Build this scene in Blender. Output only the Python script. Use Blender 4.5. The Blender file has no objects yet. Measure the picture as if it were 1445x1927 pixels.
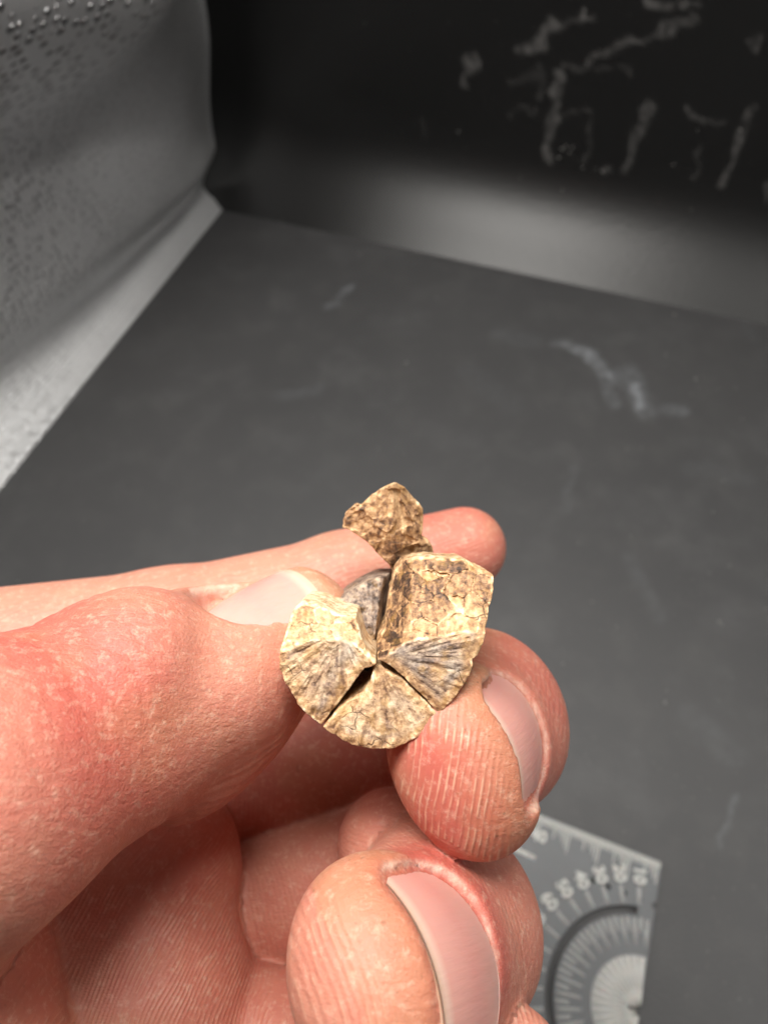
import bpy, bmesh, math, random
import numpy as np
from mathutils import Matrix, Vector
random.seed(4); RNG = np.random.default_rng(11)
SC = bpy.context.scene; COL = SC.collection
MM = 0.001
# ------------------------------------------------------------------ camera
F = 1336.0; CX, CY = 722.5, 963.5          # focal length and centre of the 1445 x 1927 photograph, pixels
CAM_H = 0.260; PITCH = math.radians(56)
cam_data = bpy.data.cameras.new('camera'); cam = bpy.data.objects.new('camera', cam_data); COL.objects.link(cam)
cam.location = (0, 0, CAM_H); cam.rotation_euler = (math.radians(90) - PITCH, 0, 0)
cam_data.sensor_fit = 'VERTICAL'; cam_data.sensor_height = 36.0; cam_data.lens = F / 1927 * 36.0
cam_data.clip_start = 0.005; cam_data.clip_end = 20
cam_data.dof.use_dof = True; cam_data.dof.focus_distance = 0.068
cam_data.dof.aperture_fstop = cam_data.lens / 1000 / (2 * 0.00042); cam_data.dof.aperture_blades = 0
SC.camera = cam
# ------------------------------------------------------------------ world, lamps, exposure
SC.view_settings.view_transform = 'Standard'; SC.view_settings.look = 'None'
SC.view_settings.exposure = 0; SC.view_settings.gamma = 1
world = bpy.data.worlds.new('World'); SC.world = world; world.use_nodes = True
world.node_tree.nodes['Background'].inputs[0].default_value = (0.9, 0.95, 1.0, 1)
world.node_tree.nodes['Background'].inputs[1].default_value = 0.02
def lamp(name, loc, target, xdir, sx, sy, power, col):
    d = bpy.data.lights.new(name, 'AREA'); d.shape = 'RECTANGLE'; d.size = sx; d.size_y = sy; d.energy = power; d.color = col
    o = bpy.data.objects.new(name, d); COL.objects.link(o); z = (Vector(loc) - Vector(target)).normalized()
    x = Vector(xdir); x = (x - z * x.dot(z)).normalized(); y = z.cross(x); m = Matrix((x, y, z)).transposed().to_4x4(); m.translation = loc; o.matrix_world = m; return o
LEDC = (1.0, 0.965, 0.915)
lamp('led_strip_front', (-0.06, 0.080, 0.425), (-0.03, 0.10, 0.0), (0.946, -0.325, 0), 0.20, 0.05, 1.5, LEDC)
lamp('led_strip_rear', (-0.04, 0.225, 0.435), (-0.02, 0.27, 0.0), (0.946, -0.325, 0), 0.60, 0.022, 0.66, LEDC)

# ------------------------------------------------------------------ helpers
ca, sa = math.cos(PITCH), math.sin(PITCH)
def P(px, py, d): return np.array([(px - CX) * d / F, (py - CY) * d / F, d])      # view axes in mm: right, down, away
def to_world(p):
    p = np.asarray(p, float)
    x, u, b = p[..., 0], -p[..., 1], -p[..., 2]
    return np.stack([x, u * sa - b * ca, u * ca + b * sa], -1) * MM + np.array([0, 0, CAM_H])
def ray(px, py):
    return to_world(P(px, py, 1000.0)) - np.array([0, 0, CAM_H])
def floor_pt(px, py, z=0.0):
    d = ray(px, py); return np.array([0, 0, CAM_H]) + d * ((z - CAM_H) / d[2])

def tag(o, label, cat, group=None):
    o['label'] = label; o['category'] = cat
    if group: o['group'] = group
    return o
def link(name, me, mat=None, parent=None, smooth=True):
    o = bpy.data.objects.new(name, me); COL.objects.link(o)
    if mat: me.materials.append(mat)
    if parent:
        o.parent = parent; o.matrix_parent_inverse = Matrix.Translation(-parent.location)
    if smooth: me.polygons.foreach_set('use_smooth', np.ones(len(me.polygons), bool))
    return o
def empty(name, loc):
    o = bpy.data.objects.new(name, None); COL.objects.link(o); o.location = loc; o.empty_display_size = 0.01; return o
def np_mesh(name, v, f):
    me = bpy.data.meshes.new(name); f = np.asarray(f, np.int32); n, k = f.shape
    me.vertices.add(len(v)); me.vertices.foreach_set('co', np.asarray(v, np.float32).ravel())
    me.loops.add(n * k); me.loops.foreach_set('vertex_index', f.ravel())
    me.polygons.add(n); me.polygons.foreach_set('loop_start', np.arange(n, dtype=np.int32) * k)
    me.update(calc_edges=True); me.validate(); return me
def fattr(me, name, a):
    a = np.asarray(a, np.float32)
    if a.ndim == 1: me.attributes.new(name, 'FLOAT', 'POINT').data.foreach_set('value', a)
    elif a.shape[1] == 3: me.attributes.new(name, 'FLOAT_VECTOR', 'POINT').data.foreach_set('vector', a.ravel())
    else: me.attributes.new(name, 'FLOAT_COLOR', 'POINT').data.foreach_set('color', a.ravel())

# value noise -------------------------------------------------------
def _h(i, j, k, s):
    h = (i.astype(np.int64) * 374761393 + j.astype(np.int64) * 668265263 + k.astype(np.int64) * 2147483647 + s * 1274126177) & 0xffffffff
    h = ((h ^ (h >> 13)) * 1274126177) & 0xffffffff
    return ((h ^ (h >> 16)) & 0xffff).astype(np.float32) / 65535.0
def noise(x, y, z, s=0):
    x, y, z = np.broadcast_arrays(x, y, z)
    i, j, k = np.floor(x), np.floor(y), np.floor(z)
    a, b, c = x - i, y - j, z - k
    a, b, c = a * a * (3 - 2 * a), b * b * (3 - 2 * b), c * c * (3 - 2 * c)
    r = 0
    for di in (0, 1):
        for dj in (0, 1):
            for dk in (0, 1):
                w = (a if di else 1 - a) * (b if dj else 1 - b) * (c if dk else 1 - c)
                r = r + w * _h(i + di, j + dj, k + dk, s)
    return (r * 2 - 1).astype(np.float32)
def fbm(x, y, z, o=3, s=0):
    r = 0; a = 0.5
    for q in range(o): r = r + a * noise(x * 2**q, y * 2**q, z * 2**q, s + 7 * q); a *= .5
    return r
def sstep(a, b, x):
    t = np.clip((x - a) / (b - a), 0, 1); return t * t * (3 - 2 * t)

# surface nets over a signed distance grid -----------------------------
def surface_nets(v, origin, h):
    s = v < 0
    nx, ny, nz = v.shape
    cnt = np.zeros((nx - 1, ny - 1, nz - 1), np.uint8)
    for i in (0, 1):
        for j in (0, 1):
            for k in (0, 1): cnt += s[i:nx - 1 + i, j:ny - 1 + j, k:nz - 1 + k]
    act = np.argwhere((cnt > 0) & (cnt < 8))
    idx = -np.ones(cnt.shape, np.int32); idx[act[:, 0], act[:, 1], act[:, 2]] = np.arange(len(act))
    cv = {c: v[act[:, 0] + c[0], act[:, 1] + c[1], act[:, 2] + c[2]] for c in [(i, j, k) for i in (0, 1) for j in (0, 1) for k in (0, 1)]}
    acc = np.zeros((len(act), 3)); n = np.zeros(len(act))
    for c in cv:
        for ax in range(3):
            if c[ax]: continue
            e = list(c); e[ax] = 1; a, b = cv[c], cv[tuple(e)]
            m = (a < 0) != (b < 0)
            t = np.where(m, a / np.where(m, a - b, 1), 0)
            p = np.tile(np.array(c, float), (len(act), 1)); p[:, ax] += t
            acc[m] += p[m]; n[m] += 1
    verts = (act + acc / np.maximum(n, 1)[:, None]) * h + origin
    quads = []
    for ax in range(3):
        o1, o2 = [(1, 2), (2, 0), (0, 1)][ax]
        sl = [slice(0, None)] * 3; sl[ax] = slice(0, -1); a = s[tuple(sl)]; sl[ax] = slice(1, None); b = s[tuple(sl)]
        e = np.argwhere(a != b); dirn = a[e[:, 0], e[:, 1], e[:, 2]]
        ok = (e[:, o1] > 0) & (e[:, o2] > 0) & (e[:, o1] < v.shape[o1] - 1) & (e[:, o2] < v.shape[o2] - 1)
        e, dirn = e[ok], dirn[ok]
        def g(d1, d2):
            q = e.copy(); q[:, o1] -= d1; q[:, o2] -= d2; return idx[q[:, 0], q[:, 1], q[:, 2]]
        q = np.stack([g(1, 1), g(0, 1), g(0, 0), g(1, 0)], 1)
        q[~dirn] = q[~dirn][:, ::-1]; quads.append(q)
    return verts, np.concatenate(quads)
def relax(v, q, it=2, lam=.5):
    e = np.concatenate([q[:, [0, 1]], q[:, [1, 2]], q[:, [2, 3]], q[:, [3, 0]]]); e = np.concatenate([e, e[:, ::-1]])
    deg = np.bincount(e[:, 0], minlength=len(v)).astype(float)
    for _ in range(it):
        s = np.stack([np.bincount(e[:, 0], weights=v[e[:, 1], c], minlength=len(v)) for c in range(3)], 1) / deg[:, None]
        v = v + lam * (s - v)
    return v
def grid_mesh(name, verts, quads):
    me = np_mesh(name, to_world(verts), quads); return me
def flip_if_needed(verts, q):
    a, b, c = verts[q[:, 0]], verts[q[:, 1]], verts[q[:, 2]]; d = verts[q[:, 3]]
    vol = np.einsum('ij,ij->i', a, np.cross(b, c)).sum() + np.einsum('ij,ij->i', a, np.cross(c, d)).sum()
    return q if vol > 0 else q[:, ::-1]

# materials -----------------------------------------------------------
class NT:
    def __init__(s, name):
        s.m = bpy.data.materials.new(name); s.m.use_nodes = True; s.t = s.m.node_tree
        s.b = s.t.nodes['Principled BSDF']
    def n(s, typ, ins=None, **kw):
        q = s.t.nodes.new('ShaderNode' + typ)
        for k, v in kw.items(): setattr(q, k, v)
        for k, v in (ins or {}).items():
            if hasattr(v, 'links'): s.t.links.new(v, q.inputs[k])
            else: q.inputs[k].default_value = v
        return q
    def math(s, op, a, b=0.0, c=None, clamp=False):
        d = {0: a, 1: b}
        if c is not None: d[2] = c
        return s.n('Math', d, operation=op, use_clamp=clamp).outputs[0]
    def mix(s, fac, a, b, mode='MIX'):
        q = s.n('Mix', None, data_type='RGBA', blend_type=mode)
        for k, v in ((0, fac), (6, a), (7, b)):
            if hasattr(v, 'links'): s.t.links.new(v, q.inputs[k])
            else: q.inputs[k].default_value = v if k == 0 else ((*v, 1) if len(v) == 3 else v)
        return q.outputs[2]
    def ramp(s, fac, stops, interp='LINEAR'):
        q = s.n('ValToRGB', {0: fac}); cr = q.color_ramp; cr.interpolation = interp
        while len(cr.elements) > 1: cr.elements.remove(cr.elements[-1])
        for i, (p, c) in enumerate(stops):
            e = cr.elements[0] if i == 0 else cr.elements.new(p)
            e.position = p; c = (c, c, c) if isinstance(c, (int, float)) else c; e.color = (*c, 1)
        return q.outputs[0]
    def attr(s, name, out=2): return s.n('Attribute', None, attribute_name=name).outputs[out]
    def obj(s): return s.n('TexCoord').outputs['Object']
    def noise(s, scale, detail=3, rough=.55, vec=None, dist=0.0):
        return s.n('TexNoise', {'Vector': vec if vec is not None else s.obj(), 'Scale': scale, 'Detail': detail, 'Roughness': rough, 'Distortion': dist}).outputs[0]
    def vor(s, scale, feature='F1', vec=None, rnd=1.0):
        return s.n('TexVoronoi', {'Vector': vec if vec is not None else s.obj(), 'Scale': scale, 'Randomness': rnd}, feature=feature).outputs[0]
    def bump(s, hgt, dist, strength=1.0, normal=None):
        d = {'Height': hgt, 'Distance': dist, 'Strength': strength}
        if normal is not None: d['Normal'] = normal
        return s.n('Bump', d).outputs[0]
    def set(s, **kw):
        for k, v in kw.items():
            k = k.replace('_', ' ')
            if hasattr(v, 'links'): s.t.links.new(v, s.b.inputs[k])
            else: s.b.inputs[k].default_value = (*v, 1) if isinstance(v, tuple) and len(v) == 3 and 'Radius' not in k else v
        return s.m
# ------------------------------------------------------------------ the light box: mat, walls
K = np.array([-0.1000, 0.4010]); EB = np.array([0.9459, -0.3246]); EL = np.array([-0.3246, -0.9459])   # rear left corner, along the back wall, along the left wall
def strokes_mask(u, v, strokes, warp=0.0015, seed=3):
    """soft scuff marks: list of (u0, v0, u1, v1, halfwidth, strength) in metres"""
    un = u + warp * noise(u * 160, v * 160, u * 0, seed); vn = v + warp * noise(u * 160, v * 160, u * 0 + 5, seed)
    m = np.zeros_like(u)
    for a0, b0, a1, b1, w, s in strokes:
        d0 = np.array([a1 - a0, b1 - b0]); L2 = max((d0 ** 2).sum(), 1e-12)
        t = np.clip(((un - a0) * d0[0] + (vn - b0) * d0[1]) / L2, 0, 1)
        d = np.hypot(un - a0 - t * d0[0], vn - b0 - t * d0[1])
        m = np.maximum(m, s * (1 - sstep(w * .45, w * 1.35, d)))
    g = .5 + .5 * fbm(u * 420, v * 420, u * 0, 3, seed + 1) * 1.6
    return np.clip(m * np.clip(.08 + 1.05 * g, 0, 1.2), 0, 1)
def sheet(u, v, fn):
    U, V = np.meshgrid(u, v, indexing='ij'); co = fn(U, V).reshape(-1, 3); nu, nv = len(u), len(v)
    i = (np.arange(nu - 1)[:, None] * nv + np.arange(nv - 1)[None]).ravel()
    return U.ravel(), V.ravel(), co, np.stack([i, i + nv, i + nv + 1, i + 1], 1)

# mat
def floor_strokes():
    out = []
    for a, b, w, s in [((1040, 645), (1085, 652), 10, .3), ((1068, 650), (1118, 668), 10, .7), ((1108, 668), (1150, 712), 11, .75), ((1150, 700), (1160, 720), 8, .4), ((1193, 728), (1210, 764), 12, 1.0), ((1180, 700), (1215, 770), 22, .3),
                       ((1130, 690), (1150, 755), 14, .3), ((940, 630), (1000, 640), 20, .10), ((1250, 768), (1285, 775), 12, .25), ((650, 548), (662, 540), 7, .45), ((615, 578), (632, 572), 9, .32), ((640, 560), (645, 556), 6, .3),
                       ((530, 745), (590, 735), 16, .14), ((1380, 1500), (1350, 1600), 4, .3), ((1080, 880), (1060, 960), 8, .10), ((1375, 560), (1420, 640), 8, .08), ((1300, 880), (1400, 900), 20, .07), ((1180, 1050), (1240, 1160), 16, .09), ((1300, 1350), (1380, 1420), 22, .09), ((880, 700), (960, 760), 26, .07)]:
        p, q = floor_pt(*a), floor_pt(*b)
        out.append((p[0], p[1], q[0], q[1], w * np.linalg.norm(p - np.array([0, 0, CAM_H])) / F, s))
    return out
xs = np.arange(-0.30, 0.36, 0.0016); ys = np.arange(-0.16, 0.52, 0.0016)
U, V, co, q = sheet(xs, ys, lambda a, b: np.stack([a, b, a * 0], -1))
me = np_mesh('floor', co, q); fattr(me, 'scuff', strokes_mask(U, V, floor_strokes()))
t = NT('mat_black_pvc')
sc = t.attr('scuff'); n1 = t.noise(9, 4, .6); n2 = t.noise(60, 3)
base = t.mix(n1, (0.066, 0.0655, 0.068), (0.096, 0.095, 0.096))
base = t.mix(t.math('MULTIPLY', t.ramp(n2, [(.5, 0), (.75, 1)]), .25), base, (0.135, 0.133, 0.130))
base = t.mix(t.math('MULTIPLY', t.ramp(t.noise(26, 5, .65), [(.52, 0), (.72, 1)]), .30), base, (0.15, 0.15, 0.152))
base = t.mix(t.math('MULTIPLY', sc, .75), base, (0.36, 0.385, 0.41))
t.set(Base_Color=base, Roughness=.5, Specular_IOR_Level=.5, Normal=t.bump(t.noise(900, 3, .6), .0003, .7))
mat_floor = t.m
o = link('floor', me, mat_floor); o['kind'] = 'structure'

# black back wall: the sheet leans back and curves forward near the fold
_hh = np.linspace(0, .45, 1801); _sl = 1.12 * (1 - sstep(.0, .066, _hh)); _oo = np.concatenate([[0], np.cumsum((_sl[1:] + _sl[:-1]) / 2 * np.diff(_hh))])
def back_prof(h): return np.interp(h, _hh, _oo)
NB = np.array([EB[1], -EB[0]]); NB = NB if NB @ (-K) > 0 else -NB
def back_fn(u, h):
    o = -back_prof(h)
    return np.stack([K[0] + EB[0] * u + NB[0] * o, K[1] + EB[1] * u + NB[1] * o, h], -1)
def wall_uh(px, py):
    d = ray(px, py); n3 = np.array([NB[0], NB[1], 0]); k3 = np.array([K[0], K[1], 0]) - n3 * 0.034
    p = np.array([0, 0, CAM_H]) + d * ((n3 @ (k3 - np.array([0, 0, CAM_H]))) / (n3 @ d))
    return (p[:2] - K) @ EB, p[2], np.linalg.norm(p - np.array([0, 0, CAM_H])) / F
WS = [((868, 175), (880, 130), 7, .55), ((865, 120), (880, 135), 9, .5), ((893, 105), (888, 122), 8, .6), ((975, 100), (1000, 90), 12, .5), ((1010, 85), (1040, 55), 11, .5), ((1030, 50), (1085, 50), 7, .4),
      ((1088, 22), (1092, 45), 7, .6), ((1085, 45), (1120, 42), 6, .4), ((1050, 140), (1035, 235), 9, .55), ((1035, 235), (1022, 290), 9, .5), ((1020, 290), (1035, 305), 9, .45), ((1055, 135), (1110, 125), 6, .3),
      ((1110, 120), (1185, 85), 8, .38), ((1190, 85), (1210, 80), 8, .5), ((1210, 72), (1300, 43), 6, .4), ((1210, 8), (1290, 18), 7, .5), ((1275, 18), (1320, 25), 4, .25),
      ((1212, 210), (1185, 320), 10, .42), ((1200, 240), (1178, 322), 5, .3), ((1290, 205), (1350, 242), 6, .4), ((1395, 250), (1355, 355), 6, .5), ((1420, 205), (1395, 255), 5, .3), ((1325, 275), (1302, 345), 4, .3),
      ((1415, 85), (1425, 95), 6, .4), ((1015, 140), (1008, 190), 7, .25), ((965, 165), (1010, 150), 8, .18), ((1120, 140), (1190, 138), 4, .2), ((1115, 230), (1100, 300), 4, .22), ((790, 225), (795, 260), 5, .2),
      ((1135, 325), (1140, 325), 7, .5), ((1050, 225), (1110, 220), 3, .25), ((955, 222), (1000, 205), 3, .22), ((1440, 350), (1445, 380), 4, .35)]
bs = []
for a, b, w, s in WS:
    u0, h0, k0 = wall_uh(*a); u1, h1, k1 = wall_uh(*b); bs.append((u0, h0, u1, h1, w * k0 * .8, s))
us = np.arange(-0.12, 0.50, 0.0016); hs = np.concatenate([np.arange(0, 0.13, 0.0016), np.arange(0.13, 0.42, 0.0016)])
U, V, co, q = sheet(us, hs, back_fn)
me = np_mesh('back_wall', co, q[:, ::-1]); fattr(me, 'scuff', strokes_mask(U, V, bs, .0032, 9))
t = NT('wall_black_pvc')
base = t.mix(t.noise(14, 4), (0.004, 0.004, 0.004), (0.008, 0.0078, 0.0076))
base = t.mix(t.math('MULTIPLY', t.attr('scuff'), .6), base, (0.33, 0.32, 0.31))
t.set(Base_Color=base, Roughness=.38, Specular_IOR_Level=.62, Normal=t.bump(t.noise(500, 2), .0003, .4))
mat_back = t.m
o = link('back_wall', me, mat_back); o['kind'] = 'structure'

# silver quilted left wall: hangs loose, curves in along the floor and curls over at the rear edge
NL = np.array([-EL[1], EL[0]]); NL = NL if NL @ (-K) > 0 else -NL
def left_fn(s, h):
    rollw = 0.014 + 0.065 * s                                             # the roll along the floor widens towards the front
    roll = -1.15 * rollw * (1 - (1 - np.clip(h / rollw, 0, 1)) ** 2)
    curl = -0.005 * np.clip(1 - s / 0.034, 0, 1) ** 2 * sstep(0.0, .03, h)    # the rear edge turns back
    sag = -0.010 * np.exp(-((h - 0.06 - .55 * s) / 0.050) ** 2) + .012 * sstep(.10, .02, s) * np.exp(-((h - .10) / .06) ** 2)
    wr = .0014 * noise(s * 22, h * 22, s * 0, 5) + 0.0035 * noise(s * 7, h * 9, s * 0 + 3, 8)
    bul = .025 * sstep(.0, .040, h) * sstep(.26, .0, s) + .090 * sstep(.0, .13, s) * sstep(.055, .14, h - .25 * s)
    o = roll + curl + bul + sag * sstep(0, .03, h) + wr * sstep(0.0, .03, h)
    return np.stack([K[0] + EL[0] * s + NL[0] * o, K[1] + EL[1] * s + NL[1] * o, h], -1)
ss = np.arange(-0.004, 0.50, 0.002); hs = np.arange(0, 0.40, 0.002)
U, V, co, q = sheet(ss, hs, left_fn)
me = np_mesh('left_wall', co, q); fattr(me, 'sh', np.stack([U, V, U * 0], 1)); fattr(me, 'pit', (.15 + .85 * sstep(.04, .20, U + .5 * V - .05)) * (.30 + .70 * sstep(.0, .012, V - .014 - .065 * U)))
t = NT('silver_quilted_fabric')
uv = t.attr('sh', 1)
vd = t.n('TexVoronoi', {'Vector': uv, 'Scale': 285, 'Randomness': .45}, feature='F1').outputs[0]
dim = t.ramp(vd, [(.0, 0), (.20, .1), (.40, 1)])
wv = t.math('MULTIPLY', t.n('TexWave', {'Vector': uv, 'Scale': 300, 'Distortion': .6}, wave_type='BANDS', bands_direction='X').outputs[1],
            t.n('TexWave', {'Vector': uv, 'Scale': 260, 'Distortion': .6}, wave_type='BANDS', bands_direction='Y').outputs[1])
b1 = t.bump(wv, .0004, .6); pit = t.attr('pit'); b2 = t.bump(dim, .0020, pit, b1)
b3 = t.bump(t.noise(60, 3, vec=uv), .0012, .35, b2)
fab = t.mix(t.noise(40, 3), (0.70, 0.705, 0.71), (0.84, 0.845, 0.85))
fab = t.mix(t.math('MULTIPLY', t.math('SUBTRACT', 1.0, dim), t.math('MULTIPLY', pit, 1.0)), fab, (.07, .07, .072))  # shade of the dimples' depth painted dark into the fabric colour
fab = t.mix(t.math('MULTIPLY', wv, .35), fab, (.90, .90, .90))
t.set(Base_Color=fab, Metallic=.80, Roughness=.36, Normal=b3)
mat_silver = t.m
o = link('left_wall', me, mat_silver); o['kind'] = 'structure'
# the far right wall and the roof of the box, out of the picture, close the reflections
e = K + EB * 0.40
pts = [(*e, 0), *[(*(e + EL * .5), 0)], (*(e + EL * .5), .45), (*e, .45)]
o = link('right_wall', np_mesh('right_wall', np.array(pts), [[0, 1, 2, 3]]), mat_silver, None, False); o['kind'] = 'structure'

# dust and lint specks on the mat and the back wall
bm = bmesh.new()
def speck(p, nrm, r):
    m = Matrix.Translation(Vector(p)) @ Vector(nrm).to_track_quat('Z', 'Y').to_matrix().to_4x4() @ Matrix.Rotation(random.random() * 6, 4, 'Z') @ Matrix.Diagonal((1, random.uniform(.5, 1), .5, 1))
    bmesh.ops.create_icosphere(bm, subdivisions=1, radius=r, matrix=m)
for px, py, r in [(1088, 1022, .5), (1113, 1133, .5), (1160, 1178, .4), (1185, 1010, .35), (1340, 963, .55), (1372, 1065, .5), (1335, 1080, .45), (1440, 1147, .4), (1352, 1170, .6), (1358, 1176, .5), (1058, 1250, .45),
                  (1250, 1322, .6), (1253, 1300, .4), (764, 683, .8), (1268, 592, .9), (1252, 668, .7), (1308, 714, .8), (1300, 742, .5), (1350, 732, .5), (1383, 730, .5), (712, 845, .5), (760, 855, .4), (1265, 775, .6),
                  (1205, 845, .45), (820, 560, .6), (676, 478, .8), (1290, 420, .7), (1178, 845, .5), (650, 1010, .3), (35, 1095, .4), (1395, 790, .5), (1360, 905, .5), (1270, 1460, .3), (1410, 1290, .3), (1100, 1420, .25), (1180, 1520, .25), (1330, 1790, .3), (1390, 1880, .3)]:
    p = floor_pt(px, py); speck((p[0], p[1], .0002), (0, 0, 1), r * .75 * MM)
for _ in range(700):
    px, py = random.uniform(150, 1445), random.uniform(560, 1900); p = floor_pt(px, py)
    speck((p[0], p[1], .0001), (0, 0, 1), random.uniform(.07, .2) * MM)
n3 = np.array([NB[0], NB[1], .05])
for px, py, r in [(860, 252, 1.0), (570, 360, .8), (1062, 280, 1.2), (1070, 292, 1.2), (1050, 300, 1.2), (1055, 285, 1.2), (1075, 282, 1.0), (1095, 318, 1.0), (1265, 315, .9), (1060, 352, .9), (683, 48, .6), (1392, 250, 1.2), (1132, 325, 1.1), (745, 322, .6), (930, 45, .5), (1310, 250, .7), (980, 330, .7), (1120, 320, .8), (1300, 390, .7)]:
    u, h, k = wall_uh(px, py); p = back_fn(np.array(u), np.array(h)); speck(p + n3 * .0002, n3, r * .5 * MM)
for _ in range(60):
    u, h = random.uniform(.0, .4), random.uniform(.01, .2); speck(back_fn(np.array(u), np.array(h)), n3, random.uniform(.1, .25) * MM)
me = bpy.data.meshes.new('dust_specks'); bm.to_mesh(me); bm.free()
t = NT('pale_lint'); mat_lint = t.set(Base_Color=(.42, .41, .39), Roughness=.8)
o = link('dust', me, mat_lint); o['kind'] = 'stuff'; o['label'] = 'pale dust specks scattered over the dark mat and back wall'; o['category'] = 'dust'

# ------------------------------------------------------------------ the hand, as one signed distance field
def unit(v): v = np.asarray(v, float); return v / np.linalg.norm(v)
class Seg:
    """tapered limb segment with an elliptical section; lat = the wide direction"""
    def __init__(s, a, b, ra, rb, lat=None, su=1.0, sv=1.0, k=3.0):
        s.a, s.b, s.ra, s.rb, s.k = np.array(a, float), np.array(b, float), ra, rb, k
        s.L = np.linalg.norm(s.b - s.a); s.w = (s.b - s.a) / s.L
        lat = np.array([0, 1., 0]) if lat is None else np.array(lat, float)
        s.u = unit(lat - s.w * (lat @ s.w)); s.v = np.cross(s.w, s.u); s.su, s.sv = su, sv
    def box(s):
        m = max(s.ra, s.rb) * max(s.su, s.sv) + s.k + 1.5
        return np.minimum(s.a, s.b) - m, np.maximum(s.a, s.b) + m
    def __call__(s, x, y, z):
        x, y, z = x - s.a[0], y - s.a[1], z - s.a[2]
        t = x * s.w[0] + y * s.w[1] + z * s.w[2]; tc = np.clip(t, 0, s.L); r = s.ra + (s.rb - s.ra) * (tc / s.L)
        du = (x * s.u[0] + y * s.u[1] + z * s.u[2]) / s.su; dv = (x * s.v[0] + y * s.v[1] + z * s.v[2]) / s.sv; dw = t - tc
        return np.sqrt(du * du + dv * dv + dw * dw) - r
class Ell:
    def __init__(s, c, ax, r, k=2.0):
        s.c = np.array(c, float); s.R = np.array([unit(a) for a in ax]); s.r = np.array(r, float); s.k = k
    def box(s): m = max(s.r) + s.k + 1.5; return s.c - m, s.c + m
    def __call__(s, x, y, z):
        x, y, z = x - s.c[0], y - s.c[1], z - s.c[2]
        q = [(x * a[0] + y * a[1] + z * a[2]) / r for a, r in zip(s.R, s.r)]
        k0 = np.sqrt(q[0]**2 + q[1]**2 + q[2]**2); k1 = np.sqrt((q[0] / s.r[0])**2 + (q[1] / s.r[1])**2 + (q[2] / s.r[2])**2)
        return k0 * (k0 - 1) / np.maximum(k1, 1e-6)
def smin(a, b, k):
    h = np.maximum(k - np.abs(a - b), 0) / k; return np.minimum(a, b) - h * h * k * .25
class Nail:
    """a nail plate: frame, outline and curved surface"""
    def __init__(s, c, A, L, D, w, l, rc=4.0, Rt=10.0, Rl=30.0, over=0.3):
        s.c = np.array(c, float); s.A = unit(A); D = np.array(D, float); s.D = unit(D - s.A * (D @ s.A)); s.L = np.cross(s.D, s.A)
        s.w, s.l, s.rc, s.Rt, s.Rl, s.over = w, l, rc, Rt, Rl, over
    def coords(s, x, y, z):
        x, y, z = x - s.c[0], y - s.c[1], z - s.c[2]
        return [x * a[0] + y * a[1] + z * a[2] for a in (s.L, s.A, s.D)]
    def h(s, u, t): return -u * u / (2 * s.Rt) - t * t / (2 * s.Rl)
    def g(s, u, t, over=None):
        over = s.over if over is None else over           # rounded rectangle, distal end pushed out by 'over'
        t0, t1 = -s.l / 2, s.l / 2 + over
        rc = s.rc + 0 * t; rc = np.where(t > 0, 2.6, s.rc)
        qx = np.abs(u) - s.w / 2 + rc; qy = np.abs(t - (t0 + t1) / 2) - (t1 - t0) / 2 + rc
        return np.hypot(np.maximum(qx, 0), np.maximum(qy, 0)) + np.minimum(np.maximum(qx, qy), 0) - rc
    def carve(s, x, y, z):
        u, t, d = s.coords(x, y, z); return np.maximum(s.g(u, t), s.h(u, t) - d)
    def mesh(s, name, lift=.05, n=25):
        uu = np.linspace(-1, 1, n); tt = np.linspace(-1, 1, n + 6)
        Ug, Tg = np.meshgrid(uu, tt, indexing='ij')
        u = Ug * s.w / 2 * 1.05; t = Tg * s.l / 2 * np.where(Tg < 0, 1.08, 1)
        t = np.where(Tg < 0, t * np.sqrt(np.clip(1 - (np.abs(Ug) ** 2.6) * .55, 0, 1)), t)     # rounded root
        t = np.where(Tg > 0, t * (1 - .13 * Ug ** 2) * 1.04, t)                                       # gently curved free edge
        out = []
        for dz in (lift, lift - .35):
            d = s.h(u, t) + dz - .10 * np.clip(np.abs(Ug) * 1.0, 0, 1) ** 6
            out.append(s.c + u[..., None] * s.L + t[..., None] * s.A + d[..., None] * s.D)
        v = np.concatenate([o.reshape(-1, 3) for o in out]); N1 = Ug.size; m = n + 6
        i = (np.arange(n - 1)[:, None] * m + np.arange(m - 1)[None]).ravel()
        q = np.stack([i, i + m, i + m + 1, i + 1], 1); q2 = q[:, ::-1] + N1
        b = np.concatenate([np.arange(m), np.arange(1, n) * m + m - 1, (n - 1) * m + np.arange(m - 2, -1, -1), np.arange(n - 2, 0, -1) * m])
        b2 = np.roll(b, -1); side = np.stack([b2, b, b + N1, b2 + N1], 1)
        f = np.concatenate([q, q2, side]); f = flip_if_needed(v, f)
        me = np_mesh(name, to_world(v), f)
        fattr(me, 'tip', np.concatenate([Tg.ravel()] * 2)); fattr(me, 'across', np.concatenate([Ug.ravel()] * 2)); return me

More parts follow.
